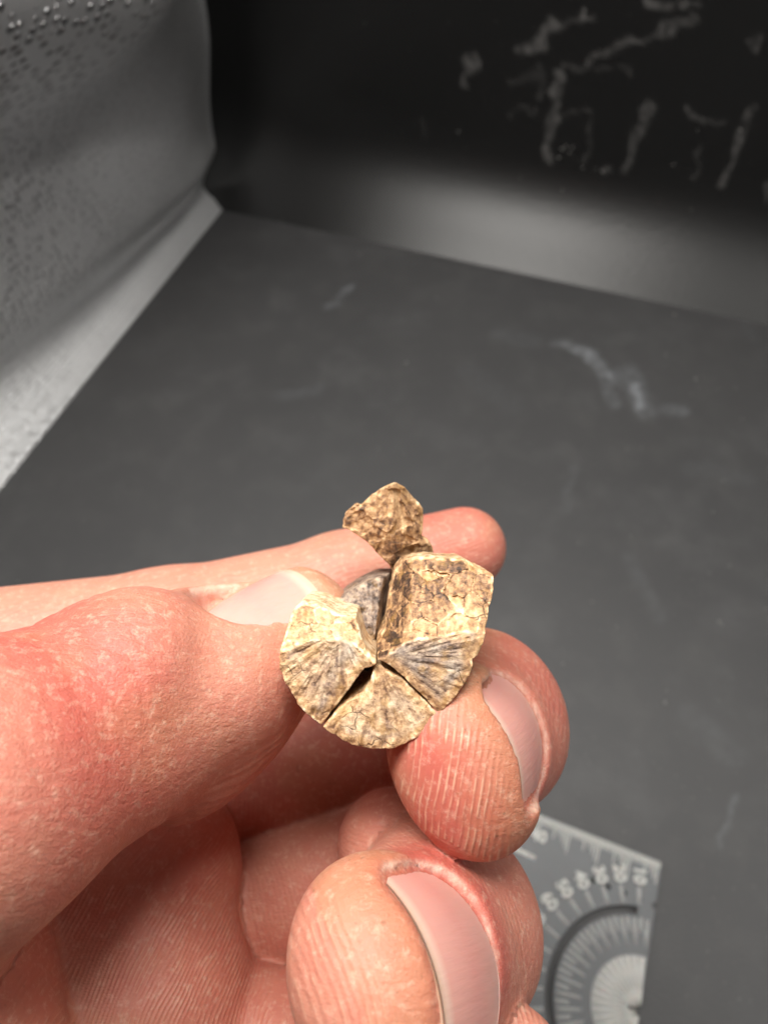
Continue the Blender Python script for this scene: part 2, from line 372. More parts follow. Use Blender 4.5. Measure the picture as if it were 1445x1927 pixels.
# --- joints, from the photograph: pixel, depth (mm) -> mm
# thumb
Tb, Ti, Tm, Tt = P(-90, 1500, 60), P(235, 1335, 73), P(420, 1255, 79), P(560, 1168, 84)
Td = unit([-.36, -.74, -.56]); TA = unit(Tt - Ti); TL = np.cross(Td, TA)
thumb = [Seg(P(-430, 1900, 76), Tb, 18, 12.2, TL, 1.0, 1.0, 4), Seg(Tb, Ti, 12.2, 10.6, TL, 1.03, 1.0, 4), Seg(Ti, Tm, 10.4, 8.7, TL, 1.05, .98, 4), Seg(Tm, Tt, 8.6, 6.4, TL, 1.22, .98, 4),
         Ell(P(205, 1262, 68.5), [TA, TL, Td], [8, 7, 5.2], 4), Ell(P(410, 1400, 79), [TA, Td, TL], [9, 5, 6], 4)]
n_thumb = Nail(P(478, 1126, 79.4), unit(TA + .12 * Td), TL, Td, 12.0, 12.2, 4.5, 9.0, 34)
# index
Ib, Ip, Id, It = P(-330, 1290, 98), P(318, 1192, 105), P(648, 1097, 110), P(873, 1032, 113)
IL = unit([.15, .85, -.35])
index = [Seg(Ib, Ip, 11.0, 9.4, IL, 1, 1, 4), Seg(Ip, Id, 9.2, 7.5, IL, 1, 1, 3), Seg(Id, It, 7.6, 6.6, IL, 1, 1.02, 3)]
# middle
Mb, Mp, Md, Mt = P(330, 1500, 108), P(800, 1380, 110), P(921, 1350, 90), P(884, 1418, 72.5)
MA = unit([-.30, -.05, -.95]); ML = unit([.35, .93, -.16]); MD = unit(np.cross(MA, ML)); MD = MD if MD[0] > 0 else -MD
middle = [Seg(Mb, Mp, 10, 9.0, [.2, 1, 0], 1, 1, 3), Seg(Mp, Md, 9.0, 8.5, ML, 1.1, 1, 3), Seg(Md, Mt, 8.8, 6.5, ML, 1.28, 1.0, 3.5), Ell(Mt + np.array([-.95, .1, -.6]), [ML, MD, MA], [9.9, 7.2, 6.9], 3)]
n_mid = Nail(Mt + MD * 6.1 - MA * 2.0, unit(MA - .10 * MD), ML, MD, 12.8, 12.2, 4.6, 9.5, 40)
# ring
Rb, Rp, Rd, Rt = P(360, 1735, 103), P(765, 1622, 98), P(846, 1730, 80), P(730, 1832, 59.5)
RA = unit([-.42, -.40, -.815]); RL = unit([.42, .80, -.61]); RD = unit(np.cross(RA, RL)); RD = RD if RD[0] > 0 else -RD
ring = [Seg(Rb, Rp, 9.8, 8.6, [.2, 1, 0], 1, 1, 3), Seg(Rp, Rd, 8.6, 9.0, RL, 1.08, 1, 3), Seg(Rd, Rt, 9.2, 7.0, RL, 1.22, 1.0, 3.5), Ell(Rt + np.array([-.6, .3, .2]), [RL, RD, RA], [9.0, 7.3, 7.4], 3)]
n_ring = Nail(Rt + RD * 6.62 - RA * 2.2 + RL * .2, unit(RA - .06 * RD), RL, RD, 14.2, 12.6, 5.4, 10, 38)
# little finger, mostly below the frame
Lb, Lp, Ld, Lt = P(420, 1960, 88), P(640, 1985, 84), P(900, 2120, 68), P(800, 2200, 60)
little = [Seg(Lb, Lp, 8.8, 7.8, None, 1, 1, 3), Seg(Lp, Ld, 7.6, 7.4, None, 1, 1, 3), Seg(Ld, Lt, 7.4, 6.2, RL, 1.1, 1, 3), Ell(P(985, 2000, 68), [RL, RD, RA], [5, 4, 4], 2)]
# palm and wrist
palm = [Seg(P(272, 1640, 92), P(120, 1640, 92), 12.4, 14, None, 1, 1, 4), Seg(P(268, 1885, 86), P(60, 1850, 88), 13.4, 16, None, 1, 1, 3.2), Seg(P(300, 2090, 83), P(100, 2050, 82), 13, 16, None, 1, 1, 4),
        Seg(P(-165, 1720, 75), P(-150, 2050, 68), 12.5, 13.5, None, 1, 1, .9), Seg(P(-300, 1650, 92), P(-350, 2150, 78), 21, 22, None, 1, 1, 6), Seg(P(-260, 1350, 94), P(-350, 1750, 80), 14, 18, None, 1, 1, 8),
        Seg(P(-350, 1900, 84), P(-1100, 2350, 74), 24, 25, [.3, .9, .2], 1.15, .9, 10)]          # wrist
fold = [Ell(P(738, 1592, 88), [[1, 0, 0], [0, 1, 0], [0, 0, 1]], [6.8, 6.9, 7.0], 1)]      # the ring finger's middle segment, folded in
groups = [thumb, index, middle, ring, little, palm, fold]; nails = [n_thumb, n_mid, n_ring]; nail_of = {0: n_thumb, 2: n_mid, 3: n_ring}

HV = 0.5; LO = np.array([-104.0, -14.0, 34.0]); HI = np.array([34.0, 104.0, 130.0])
nn = np.ceil((HI - LO) / HV).astype(int) + 1
GX, GY, GZ = [(LO[i] + HV * np.arange(nn[i])).astype(np.float32) for i in range(3)]
def region(lo, hi):
    i0 = np.clip(np.floor((lo - LO) / HV).astype(int), 0, nn); i1 = np.clip(np.ceil((hi - LO) / HV).astype(int) + 1, 0, nn)
    return tuple(slice(a, b) for a, b in zip(i0, i1))
def on_grid(fn, r): return fn(GX[r[0]][:, None, None], GY[r[1]][None, :, None], GZ[r[2]][None, None, :])
hand_f = np.full(nn, 30.0, np.float32)
for gi, g in enumerate(groups):
    lo = np.min([p.box()[0] for p in g], 0); hi = np.max([p.box()[1] for p in g], 0); R0 = region(lo, hi)
    f = np.full([s.stop - s.start for s in R0], 30.0, np.float32)
    for p in g:
        r = region(*p.box()); 
        if any(s.stop <= s.start for s in r): continue
        sub = tuple(slice(a.start - b.start, a.stop - b.start) for a, b in zip(r, R0))
        f[sub] = smin(f[sub], on_grid(p, r), p.k)
    if gi in nail_of:
        nl = nail_of[gi]; r = region(nl.c - 14, nl.c + 14); r = tuple(slice(max(a.start, b.start), min(a.stop, b.stop)) for a, b in zip(r, R0))
        sub = tuple(slice(a.start - b.start, a.stop - b.start) for a, b in zip(r, R0))
        f[sub] = -smin(-f[sub], on_grid(nl.carve, r), 1.1)
    hand_f[R0] = smin(hand_f[R0], f, .8 if gi < 5 else (1.3 if gi == 5 else .5))
for ax in range(3):                                                    # close the cut at the wrist
    for e in (0, -1): hand_f[(slice(None),) * ax + (e,)] = np.maximum(hand_f[(slice(None),) * ax + (e,)], .2)
hv, hq = surface_nets(hand_f, LO, HV); del hand_f
hv = relax(hv, hq, 2); hq = flip_if_needed(hv, hq)
# --- attributes: which finger, ridge phase, tint
X, Y, Z = hv.T.astype(np.float32)
def gval(g):
    r = np.full(len(hv), 30.0, np.float32)
    for p in g: r = smin(r, p(X, Y, Z), p.k)
    return r
fid = np.argmin(np.stack([gval(g) for g in groups]), 0)
phase = np.zeros(len(hv)); amp = np.zeros(len(hv)); red = np.zeros(len(hv)); tan = np.zeros(len(hv)); pale = np.zeros(len(hv)); wr = np.ones(len(hv))
wob = 1.0 * noise(X / 6, Y / 6, Z / 6, 21) + .5 * noise(X / 2.5, Y / 2.5, Z / 2.5, 22)
m = fid == 0
phase[m] = ((X * TL[0] + Y * TL[1] + Z * TL[2]) / .55 + wob)[m]
td = (X - Ti[0]) * TA[0] + (Y - Ti[1]) * TA[1] + (Z - Ti[2]) * TA[2]; th = (X - Ti[0]) * Td[0] + (Y - Ti[1]) * Td[1] + (Z - Ti[2]) * Td[2]
amp[m] = (.7 * sstep(-4, -9, th) + .35 * sstep(4, 12, td) * sstep(4, -4, th))[m]
red[m] = (.25 + .75 * np.exp(-((td + 4) / 7) ** 2) * sstep(-6, 6, th) - .2 * sstep(8, 16, td))[m]
m = fid == 1
phase[m] = ((Y * .9 + X * .25) / .55 + wob * .8)[m]; amp[m] = .45; red[m] = (.15 + .45 * sstep(0, 9, X))[m]
m = fid == 2
phase[m] = ((X * .985 + Y * .13 - Z * .12) / .68 + .7 * wob)[m]
dM = np.sqrt((X - Mt[0]) ** 2 + (Y - Mt[1]) ** 2 + (Z - Mt[2]) ** 2); padm = (X - Mt[0]) * MD[0] + (Y - Mt[1]) * MD[1] + (Z - Mt[2]) * MD[2]
amp[m] = (1.0 * sstep(14, 11, dM) + .45 * sstep(12, 14, dM))[m]; red[m] = (.55 + .45 * sstep(12, 6, dM))[m]
m = fid == 3
dR = np.sqrt((X - Rt[0]) ** 2 + (Y - Rt[1]) ** 2 + (Z - Rt[2]) ** 2); padr = (X - Rt[0]) * RD[0] + (Y - Rt[1]) * RD[1] + (Z - Rt[2]) * RD[2]
phase[m] = ((X * .93 + Y * -.22 + Z * .3) / .60 + .7 * wob)[m]; amp[m] = (.75 * sstep(5, 2, padr) * sstep(14, 11, dR) + .35 * sstep(12, 14, dR))[m]
red[m] = (.35 + .6 * sstep(1, 5, padr) * sstep(16, 11, dR))[m]
m = fid == 6; phase[m] = (Y / .5 + wob)[m]; amp[m] = .4; red[m] = .3
m = (fid == 4) | (fid == 5)
c0 = P(520, 1960, 80); rr = np.hypot((X - c0[0]) * 1.0, (Y - c0[1]) * .8)
phase[m] = (rr / .46 + .7 * wob)[m]; amp[m] = .8; red[m] = .42
for nl in nails:
    u, t, d = nl.coords(X, Y, Z); gg = nl.g(u, t); near = (np.abs(d - nl.h(u, t)) < 4)
    cut = np.exp(-((gg - .15) / .28) ** 2) * near * sstep(nl.l / 2 + .5, nl.l / 2 - 2, t)
    pale = np.maximum(pale, cut * .65 * (.5 + .5 * noise(X * 1.1, Y * 1.1, Z * 1.1, 5)))
    amp *= 1 - near * sstep(3.5, 1.0, gg); tan = np.maximum(tan, .8 * near * np.exp(-((gg - 1.5) / 2.2) ** 2) * (t > -nl.l / 2 - 1) * sstep(-2, 3, t))
    red = red + .10 * near * np.exp(-((gg - 2.5) / 3) ** 2) * (t < 0)
tan = np.clip(tan + .5 * sstep(.1, .6, fbm(X / 9, Y / 9, Z / 9, 3, 40)) + .55 * np.exp(-((X - P(905, 1235, 75)[0]) ** 2 + (Y - P(905, 1235, 75)[1]) ** 2) / 10.0) * (fid == 2), 0, 1)
red = np.clip(red + .35 * fbm(X / 7, Y / 7, Z / 7, 3, 50), 0, 1)
dk = np.zeros(len(hv)); th0 = sstep(-3, 4, th) * (fid == 0)
wv1 = 1.6 * noise(X / 7, Y / 7, Z / 7, 71) + .5 * noise(X / 2, Y / 2, Z / 2, 72)
for tc_, dep, wd in ((-12.5, .14, .35), (-9.2, .20, .32), (-7.0, .17, .28), (-4.6, .26, .36), (-2.6, .18, .28), (-.4, .24, .34), (1.8, .15, .28), (7.2, .12, .3)):
    dk += dep * np.exp(-((td - tc_ - wv1 * (.6 + .1 * tc_ % 1)) / wd) ** 2)
fl = sstep(-2, -6, th) * (fid == 0)                                   # flexion creases on the thumb's pad side
for tc_, dep, wd in ((-1.5, .45, .5), (.6, .25, .35), (-3.4, .22, .35)): dk += 0; hv = hv + (fl * dep * np.exp(-((td - tc_ - .5 * wv1) / wd) ** 2))[:, None] * Td[None] * .8
hv = hv - (dk * th0 * (.5 + .8 * np.clip(noise(X / 3, Y / 3, Z / 3, 73) + .3, 0, 1)))[:, None] * Td[None]
me = grid_mesh('hand', hv, hq)
for k, a in (('phase', phase), ('ridge', amp), ('red', red), ('tan', tan), ('pale', pale)): fattr(me, k, a)

t = NT('skin')
red_, tan_, pale_, ph, am = [t.attr(k) for k in ('red', 'tan', 'pale', 'phase', 'ridge')]
fine = t.noise(700, 3, .6); mid = t.noise(230, 4, .6); spk = t.noise(1500, 2, .5)
col = t.mix(t.math('ADD', t.math('MULTIPLY', red_, 1.0), t.math('MULTIPLY', t.math('SUBTRACT', mid, .5), .8), clamp=True), (0.565, 0.250, 0.172), (0.485, 0.120, 0.088))
col = t.mix(t.math('MULTIPLY', tan_, .55), col, (0.46, 0.255, 0.125))
saw = t.math('SINE', t.math('MULTIPLY', ph, 6.28318))
rid = t.math('MULTIPLY', t.math('ADD', t.math('MULTIPLY', saw, .5), .5), am)
brk = t.math('MULTIPLY', rid, t.ramp(t.noise(420, 2), [(.3, .25), (.6, 1)]))
col = t.mix(t.math('MULTIPLY', t.ramp(brk, [(.55, 0), (1, 1)]), .38), col, (0.83, 0.60, 0.42))
dirt = t.math('MULTIPLY', t.ramp(spk, [(.66, 0), (.74, 1)]), t.math('MULTIPLY', t.math('ADD', tan_, t.math('MULTIPLY', am, .35), clamp=True), .8))
col = t.mix(t.math('MULTIPLY', dirt, .75), col, (0.16, 0.075, 0.03))
col = t.mix(t.math('MULTIPLY', t.ramp(t.noise(1100, 4, .7), [(.52, 0), (.72, 1)]), .30), col, (0.86, 0.66, 0.50))
col = t.mix(pale_, col, (0.88, 0.74, 0.60))
cre = t.n('TexVoronoi', {'Vector': t.obj(), 'Scale': 2300.0, 'Randomness': 1.0}, feature='DISTANCE_TO_EDGE').outputs[0]
wrk = t.n('TexNoise', {'Vector': t.n('Mapping', {'Vector': t.obj(), 'Rotation': (.3, .5, .9), 'Scale': (1.0, 3.2, 1.8)}).outputs[0], 'Scale': 480.0, 'Detail': 4.0, 'Roughness': .65}).outputs[0]
inv = t.math('SUBTRACT', .8, t.math('MULTIPLY', am, .55), clamp=True)
b1 = t.bump(t.ramp(cre, [(0, 0), (.35, 1)]), .00003, inv)
b2 = t.bump(brk, .00009, .8, b1); b3 = t.bump(wrk, .00034, t.math('MULTIPLY', inv, .75), b2); b3 = t.bump(t.noise(260, 3, .6), .0005, .22, b3)
t.set(Base_Color=col, Roughness=t.math('ADD', .42, t.math('MULTIPLY', fine, .2)), Specular_IOR_Level=.42, Subsurface_Weight=.35, Subsurface_Scale=.0016, Normal=b3)
t.b.inputs['Subsurface Radius'].default_value = (1.0, .34, .18)
mat_skin = t.m
hand = link('hand', me, mat_skin)
tag(hand, 'bare left hand holding the brown fossil between thumb and fingertips above the dark mat', 'hand')

t = NT('fingernail')
tipv = t.attr('tip'); ac = t.attr('across')
base = t.ramp(tipv, [(0.0, (.70, .40, .34)), (.2, (.67, .32, .27)), (.5, (.64, .27, .23)), (.86, (.66, .31, .26)), (.93, (.70, .46, .37)), (1.0, (.58, .38, .26))])
mapn = t.n('MapRange', {0: tipv, 1: -1.0, 2: 1.0}).outputs[0]; t.t.links.new(mapn, base.node.inputs[0])
base = t.mix(t.math('MULTIPLY', t.noise(300, 3), .3), base, (.72, .44, .38))
t.set(Base_Color=base, Roughness=.36, Specular_IOR_Level=.32, Subsurface_Weight=.3, Subsurface_Scale=.001, Normal=t.bump(t.n('TexNoise', {'Vector': t.n('CombineXYZ', {0: t.math('MULTIPLY', ac, 9.0), 1: t.math('MULTIPLY', tipv, .8)}).outputs[0], 'Scale': 1.6, 'Detail': 3.0}).outputs[0], .00012, .5))
mat_nail = t.m
for nl, lab in ((n_thumb, 'thumbnail with a pale worn free edge'), (n_mid, 'middle fingernail seen edge on'), (n_ring, 'ring fingernail facing the viewer')):
    o = link('fingernail', nl.mesh('fingernail'), mat_nail, hand); o['label'] = lab

# ------------------------------------------------------------------ the fossil: broken wedges of a fibrous rod
FS = 67.0 / 74.0     # all depths below were read at 74 mm; the rod is held at 67 mm
FC = P(708, 1240, 74)
def poly_sdf(x, y, pts):
    d = np.full(np.broadcast(x, y).shape, 1e9, np.float32); s = np.ones_like(d); n = len(pts)
    for i in range(n):
        a, b = pts[i], pts[i - 1]; ex, ey = b[0] - a[0], b[1] - a[1]; wx, wy = x - a[0], y - a[1]
        t = np.clip((wx * ex + wy * ey) / (ex * ex + ey * ey), 0, 1); d = np.minimum(d, (wx - ex * t) ** 2 + (wy - ey * t) ** 2)
        c1, c2, c3 = y >= a[1], y < b[1], ex * wy > ey * wx
        s = np.where((c1 & c2 & c3) | (~c1 & ~c2 & ~c3), -s, s)
    return s * np.sqrt(d)
def cells(x, y, n, seed, box):
    """Voronoi flakes: id noise and distance to the nearest border, in 2-D"""
    r = np.random.default_rng(seed); px = r.uniform(box[0], box[1], n); py = r.uniform(box[2], box[3], n); val = r.uniform(-1, 1, n)
    d1 = np.full(x.shape, 1e9); d2 = d1.copy(); v = np.zeros(x.shape); gx = np.zeros(x.shape); gy = np.zeros(x.shape)
    for a, b, c in zip(px, py, val):
        d = np.hypot((x - a) * .8, (y - b) * 1.25); m = d < d1
        d2 = np.where(m, d1, np.minimum(d2, d)); v = np.where(m, c, v); gx = np.where(m, x - a, gx); gy = np.where(m, y - b, gy); d1 = np.where(m, d, d1)
    return v, d2 - d1, gx, gy
FH = 0.13
def fossil_piece(name, pts, zfront, zback, parent, kind, seed, label=None, crest=None, centre=None, rough=.20, cut=None):
    """pts: (px, py, depth) outline; zfront(x, y): depth of the facing surface, mm"""
    pts = [P(*p) for p in pts]; pa = np.array(pts); lo = np.array([pa[:, 0].min() - 1, pa[:, 1].min() - 1, 0]); hi = np.array([pa[:, 0].max() + 1, pa[:, 1].max() + 1, 0])
    gx = np.arange(lo[0], hi[0], FH, dtype=np.float32); gy = np.arange(lo[1], hi[1], FH, dtype=np.float32)
    X2, Y2 = np.meshgrid(gx, gy, indexing='ij')
    c = FC if centre is None else centre
    jag = .34 * fbm(X2 / 1.3, Y2 / 1.3, X2 * 0, 3, seed) + .10 * fbm(X2 / .4, Y2 / .4, X2 * 0, 2, seed + 5)
    p2 = poly_sdf(X2, Y2, pts); z0 = zfront(X2, Y2)
    th = np.arctan2(Y2 - c[1], X2 - c[0]); rr = np.hypot(X2 - c[0], Y2 - c[1])
    cr = np.interp(X2, *crest) - Y2 + .55 * fbm(X2 / 1.6, Y2 / 1.6, X2 * 0, 3, seed + 60) if crest is not None else np.full(X2.shape, -9.0)      # > 0 above the crest line
    flute = (.24 * fbm(th * 9, rr / 3.5, th * 0, 3, seed + 9) + .10 * noise(th * 34, rr / 2.2, th * 0, seed + 10)) * sstep(.8, 3, rr)
    v, e, qx, qy = cells(X2 + jag * 1.5, Y2 + jag * 1.5, int(10 + 1.0 * (hi[0] - lo[0]) * (hi[1] - lo[1]) / 5.0), seed, (lo[0], hi[0], lo[1], hi[1]))
    flake = .40 * v + .10 * qx * np.sign(v) + .05 * np.sign(np.sin(np.hypot(qx + 1.5, qy - .8) * 6.0)) - .16 * np.exp(-e / .10)
    top = sstep(-.15, .25, cr) if kind != 'flaky' else np.ones_like(cr)
    if kind == 'core': top = top * 0
    rim = np.exp(-np.maximum(-p2, 0) / .5)
    z = z0 + flute * (1 - top) + flake * top * .8 - .16 * np.exp(-((cr + .1) / .30) ** 2) * (.3 + 1.2 * noise(X2 / .9, Y2 / .9, X2 * 0, seed + 6)) + .25 * rim * (.4 + noise(X2 / .8, Y2 / .8, X2 * 0, seed + 3)) + rough * fbm(X2 / .7, Y2 / .7, X2 * 0, 4, seed + 1)
    gz = np.arange(z.min() - .6, zback + .6, FH, dtype=np.float32)
    side = (p2 - .15 * jag * 2)[:, :, None] + .10 * fbm(X2[:, :, None] / .5, Y2[:, :, None] / .5, gz[None, None] / 2.5, 2, seed + 4)
    d = np.maximum(side, (z[:, :, None] - gz[None, None]) * .8); d = np.maximum(d, gz[None, None] - zback)
    if cut is not None: d = np.maximum(d, cut(X2[:, :, None], Y2[:, :, None], gz[None, None]))
    verts, q = surface_nets(d, np.array([lo[0], lo[1], gz[0]]), FH); q = flip_if_needed(verts, q)
    verts = relax(verts, q, 1, .35)
    x, y, zz = verts.T
    th = np.arctan2(y - c[1], x - c[0]); rr = np.hypot(x - c[0], y - c[1]); ed = -poly_sdf(x.astype(np.float32), y.astype(np.float32), pts)
    crv = np.interp(x, *crest) - y + .55 * fbm(x / 1.6, y / 1.6, x * 0, 3, seed + 60) if crest is not None else np.full(x.shape, -9.0)
    n1 = fbm(x / .9, y / .9, zz / .9, 3, seed + 30); tv = sstep(-.1, .25, crv) if kind != 'flaky' else np.ones_like(x)
    v, e, qx, qy = cells(x, y, int(10 + 1.0 * (hi[0] - lo[0]) * (hi[1] - lo[1]) / 5.0), seed, (lo[0], hi[0], lo[1], hi[1]))
    inner = .63 + .26 * n1 + .34 * fbm(th * 10, rr / 3, th * 0, 3, seed + 9)
    topc = .50 + .20 * v + .22 * n1 + .42 * np.exp(-e / .06) * np.sign(fbm(x / 1.1, y / 1.1, zz, 2, seed) + .02) + .22 * fbm(x / .35, y / 2.2, zz / 2, 2, seed + 91)
    tone = inner * (1 - tv) + topc * tv
    n5 = fbm(x / .6, y / .6, zz / .6, 2, seed + 70)
    tone = np.maximum(tone, (.74 + .9 * n5) * np.exp(-(np.maximum(ed - .12, 0) / .30) ** 2)); tone = np.maximum(tone, (.85 + .8 * n5) * np.exp(-((crv - .02) / .34) ** 2))
    grey = np.clip(sstep(.5, 1.4, ed) * (1 - tv) * (.52 + 1.0 * fbm(x / 1.8, y / 1.8, zz / 2, 2, seed + 50)), 0, 1)
    if kind == 'core': grey = grey * 0 + .9; tone = .42 + .5 * n1
    if kind == 'right':
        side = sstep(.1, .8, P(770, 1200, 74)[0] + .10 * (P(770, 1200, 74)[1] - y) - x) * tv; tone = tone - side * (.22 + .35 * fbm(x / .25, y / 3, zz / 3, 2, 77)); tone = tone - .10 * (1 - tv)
    if kind == 'bottom': tone = tone + .02; grey = grey * .6
    if kind == 'left': tone = tone + .24 * tv
    if kind == 'flaky': grey = grey * 0; tone = tone * .5 + .26 + .28 * fbm(th * 9, rr / 2.5, th * 0, 3, 88) + .12 * sstep(.5, -1.5, np.abs(x - rx - .4) - .4)
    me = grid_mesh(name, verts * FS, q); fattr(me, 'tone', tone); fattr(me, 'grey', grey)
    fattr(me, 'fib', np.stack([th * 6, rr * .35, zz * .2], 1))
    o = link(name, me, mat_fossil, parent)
    if label: o['label'] = label
    return o
t = NT('fossil_calcite')
tone, grey = t.attr('tone'), t.attr('grey'); fib = t.attr('fib', 1)
nf = t.noise(3.2, 5, .65, vec=fib); ng = t.noise(1900, 4, .7); nm = t.noise(620, 4, .6)
tt = t.math('ADD', t.math('SUBTRACT', tone, .085), t.math('ADD', t.math('MULTIPLY', t.math('SUBTRACT', ng, .5), 1.0), t.math('MULTIPLY', t.math('SUBTRACT', nf, .5), .55)))
warm = t.ramp(tt, [(.08, (.045, .022, .011)), (.26, (.185, .092, .046)), (.46, (.42, .235, .112)), (.66, (.63, .395, .205)), (.85, (.78, .56, .325)), (1.0, (.86, .71, .49))])
cool = t.ramp(tt, [(.08, (.050, .036, .029)), (.30, (.225, .175, .145)), (.52, (.43, .355, .285)), (.76, (.62, .52, .41)), (1.0, (.82, .70, .52))])
col = t.mix(t.math('MULTIPLY', grey, .85), warm, cool)
ochre = t.math('MULTIPLY', t.ramp(nm, [(.54, 0), (.68, 1)]), .40)
col = t.mix(ochre, col, (.50, .27, .065))
crk = t.n('TexVoronoi', {'Vector': t.n('VectorMath', {0: t.obj(), 1: t.n('VectorMath', {0: t.n('TexNoise', {'Vector': t.obj(), 'Scale': 900}).outputs[1], 3: .0006}, operation='SCALE').outputs[0]}, operation='ADD').outputs[0], 'Scale': 520}, feature='DISTANCE_TO_EDGE').outputs[0]
crm = t.math('MULTIPLY', t.ramp(crk, [(.0, 1), (.03, 0)]), t.ramp(t.noise(350, 2), [(.55, 0), (.66, 1)]))
col = t.mix(t.math('MULTIPLY', crm, .8), col, (.045, .026, .014))
spk = t.math('MULTIPLY', t.ramp(t.noise(4200, 2, .5), [(.66, 0), (.72, 1)]), t.ramp(t.noise(420, 2), [(.46, 0), (.6, 1)]))
col = t.mix(t.math('MULTIPLY', spk, .85), col, (.03, .022, .018))
b1 = t.bump(t.noise(3300, 3, .7), .00010, .8); b1 = t.bump(ng, .00018, .8, b1); b2 = t.bump(nf, .00020, .5, b1); b3 = t.bump(crm, -.0002, .6, b2)
gl = t.ramp(t.noise(1300, 2), [(.55, .58), (.72, .24)])
t.set(Base_Color=col, Roughness=gl, Specular_IOR_Level=.55, Normal=b3)
mat_fossil = t.m
fossil = empty('fossil', to_world(P(715, 1300, 80)))
tag(fossil, 'cream and brown broken fossil rod with radial cracks, pinched between thumb and fingertips', 'fossil')
bpy.context.view_layer.update()
def xz(pxs):  # crest polyline in view mm
    a = np.array([P(x, y, z)[:2] for x, y, z in pxs]); return a[:, 0], a[:, 1]
cl = xz([(500, 1228, 74), (525, 1232, 74), (548, 1216, 74), (590, 1205, 74), (640, 1205, 74), (672, 1218, 74), (705, 1246, 74), (720, 1250, 74)])
def z_left(x, y):
    return 73.6 + .12 * (FC[0] - x) * .5 + .85 * np.maximum(np.interp(x, *cl) - y, 0) + .03 * (y - FC[1])
fossil_piece('wedge', [(523, 1240, 74), (530, 1205, 74), (549, 1152, 76.5), (566, 1133, 77), (600, 1137, 77), (622, 1146, 77), (640, 1153, 77), (671, 1157, 77), (678, 1184, 75.5), (684, 1208, 74.5), (690, 1224, 74), (708, 1241, 74), (706, 1250, 74), (686, 1258, 74), (662, 1290, 74), (636, 1325, 74), (604, 1367, 74),
              (585, 1353, 74), (560, 1327, 74), (540, 1293, 74), (527, 1262, 74)], z_left, 88, fossil, 'left', 3, 'left wedge with a cream flaky top and grey face', cl, P(640, 1190, 74))
def z_bot(x, y): return 74.0 - .05 * (y - FC[1]) + .02 * np.abs(x - FC[0]) ** 1.2
cb = xz([(640, 1200, 74), (690, 1262, 74), (710, 1250, 74), (735, 1262, 74), (760, 1280, 74)])
fossil_piece('wedge', [(706, 1253, 74), (716, 1250, 74), (726, 1262, 74), (757, 1276, 74), (790, 1309, 74), (825, 1344, 74), (812, 1365, 74), (790, 1384, 74), (766, 1398, 74), (742, 1407, 74), (700, 1408, 74), (660, 1400, 74), (630, 1384, 74), (607, 1369, 74),
              (636, 1334, 74), (656, 1319, 74), (680, 1306, 74), (697, 1284, 74)], z_bot, 89, fossil, 'bottom', 5, 'rounded bottom wedge with yellowish face')
crr = xz([(690, 1255, 74), (712, 1240, 74), (746, 1226, 74), (766, 1208, 74), (798, 1197, 74), (832, 1195, 74), (875, 1192, 74), (912, 1192, 74), (930, 1192, 74)])
def z_right(x, y):
    up = np.maximum(np.interp(x, *crr) - y, 0)
    z = 73.6 + .10 * np.abs(y - FC[1] - 1.5) * .5 + .88 * up
    xe = P(770, 1200, 74)[0] + .10 * (P(770, 1200, 74)[1] - y)          # left of this edge the block turns away
    return z + 1.5 * np.maximum(xe - x, 0) * sstep(.2, 1.2, up)
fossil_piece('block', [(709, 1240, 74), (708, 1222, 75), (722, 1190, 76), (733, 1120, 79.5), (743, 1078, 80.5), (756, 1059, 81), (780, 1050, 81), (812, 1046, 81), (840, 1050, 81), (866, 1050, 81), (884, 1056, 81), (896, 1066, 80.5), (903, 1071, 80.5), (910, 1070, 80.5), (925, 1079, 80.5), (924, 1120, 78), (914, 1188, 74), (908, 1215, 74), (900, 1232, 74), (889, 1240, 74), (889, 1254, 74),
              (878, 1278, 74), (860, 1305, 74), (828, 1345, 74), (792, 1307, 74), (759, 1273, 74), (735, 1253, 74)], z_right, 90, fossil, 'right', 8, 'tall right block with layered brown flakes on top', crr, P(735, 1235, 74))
def z_core(x, y):
    xb = np.interp(y, [P(0, 1090, 84)[1], P(0, 1230, 84)[1]], [P(722, 0, 84)[0], P(700, 0, 84)[0]])
    return 83.5 + .50 * (P(680, 1200, 82)[1] - y) + 6 * np.maximum(x - xb, 0) + .12 * (x - P(690, 1150, 82)[0]) ** 2 + .35 * fbm(x / 2.5, y / .7, x * 0, 3, 66)
fossil_piece('core', [(600, 1165, 84), (640, 1128, 84), (668, 1110, 84), (690, 1098, 84), (712, 1090, 85), (738, 1088, 85), (760, 1110, 85), (760, 1240, 83), (715, 1262, 83), (700, 1262, 83), (640, 1240, 83)], z_core, 101, fossil, 'core', 12, 'weathered grey core seen in the gap', None, None, .25)
rx = P(738, 960, 90)[0]
def z_shard(x, y):
    yy = (P(742, 1010, 90)[1] - y)
    z = 89.0 + .35 * np.maximum(rx - x, 0) + .75 * np.maximum(x - rx, 0) - .10 * yy
    low = P(742, 1000, 90)[1]
    return z + .35 * np.maximum(y - low, 0) - .9 * sstep(.2, 1.0, (x - P(770, 1010, 90)[0])) * sstep(0, .8, y - P(780, 1012, 90)[1])
fossil_piece('shard', [(741, 908, 92), (760, 918, 92), (783, 942, 92), (796, 957, 92), (797, 985, 92), (794, 1008, 92), (806, 1014, 92), (816, 1032, 92), (818, 1052, 92), (812, 1100, 92), (800, 1140, 92), (745, 1140, 92), (742, 1084, 92), (733, 1062, 92), (716, 1046, 92), (690, 1018, 92), (662, 998, 92), (645, 992, 92), (646, 978, 92), (652, 963, 92), (672, 946, 92), (680, 950, 92), (700, 930, 92)],
             z_shard, 100, fossil, 'flaky', 17, 'diamond shaped upper shard, set farther back', None, P(742, 915, 90))

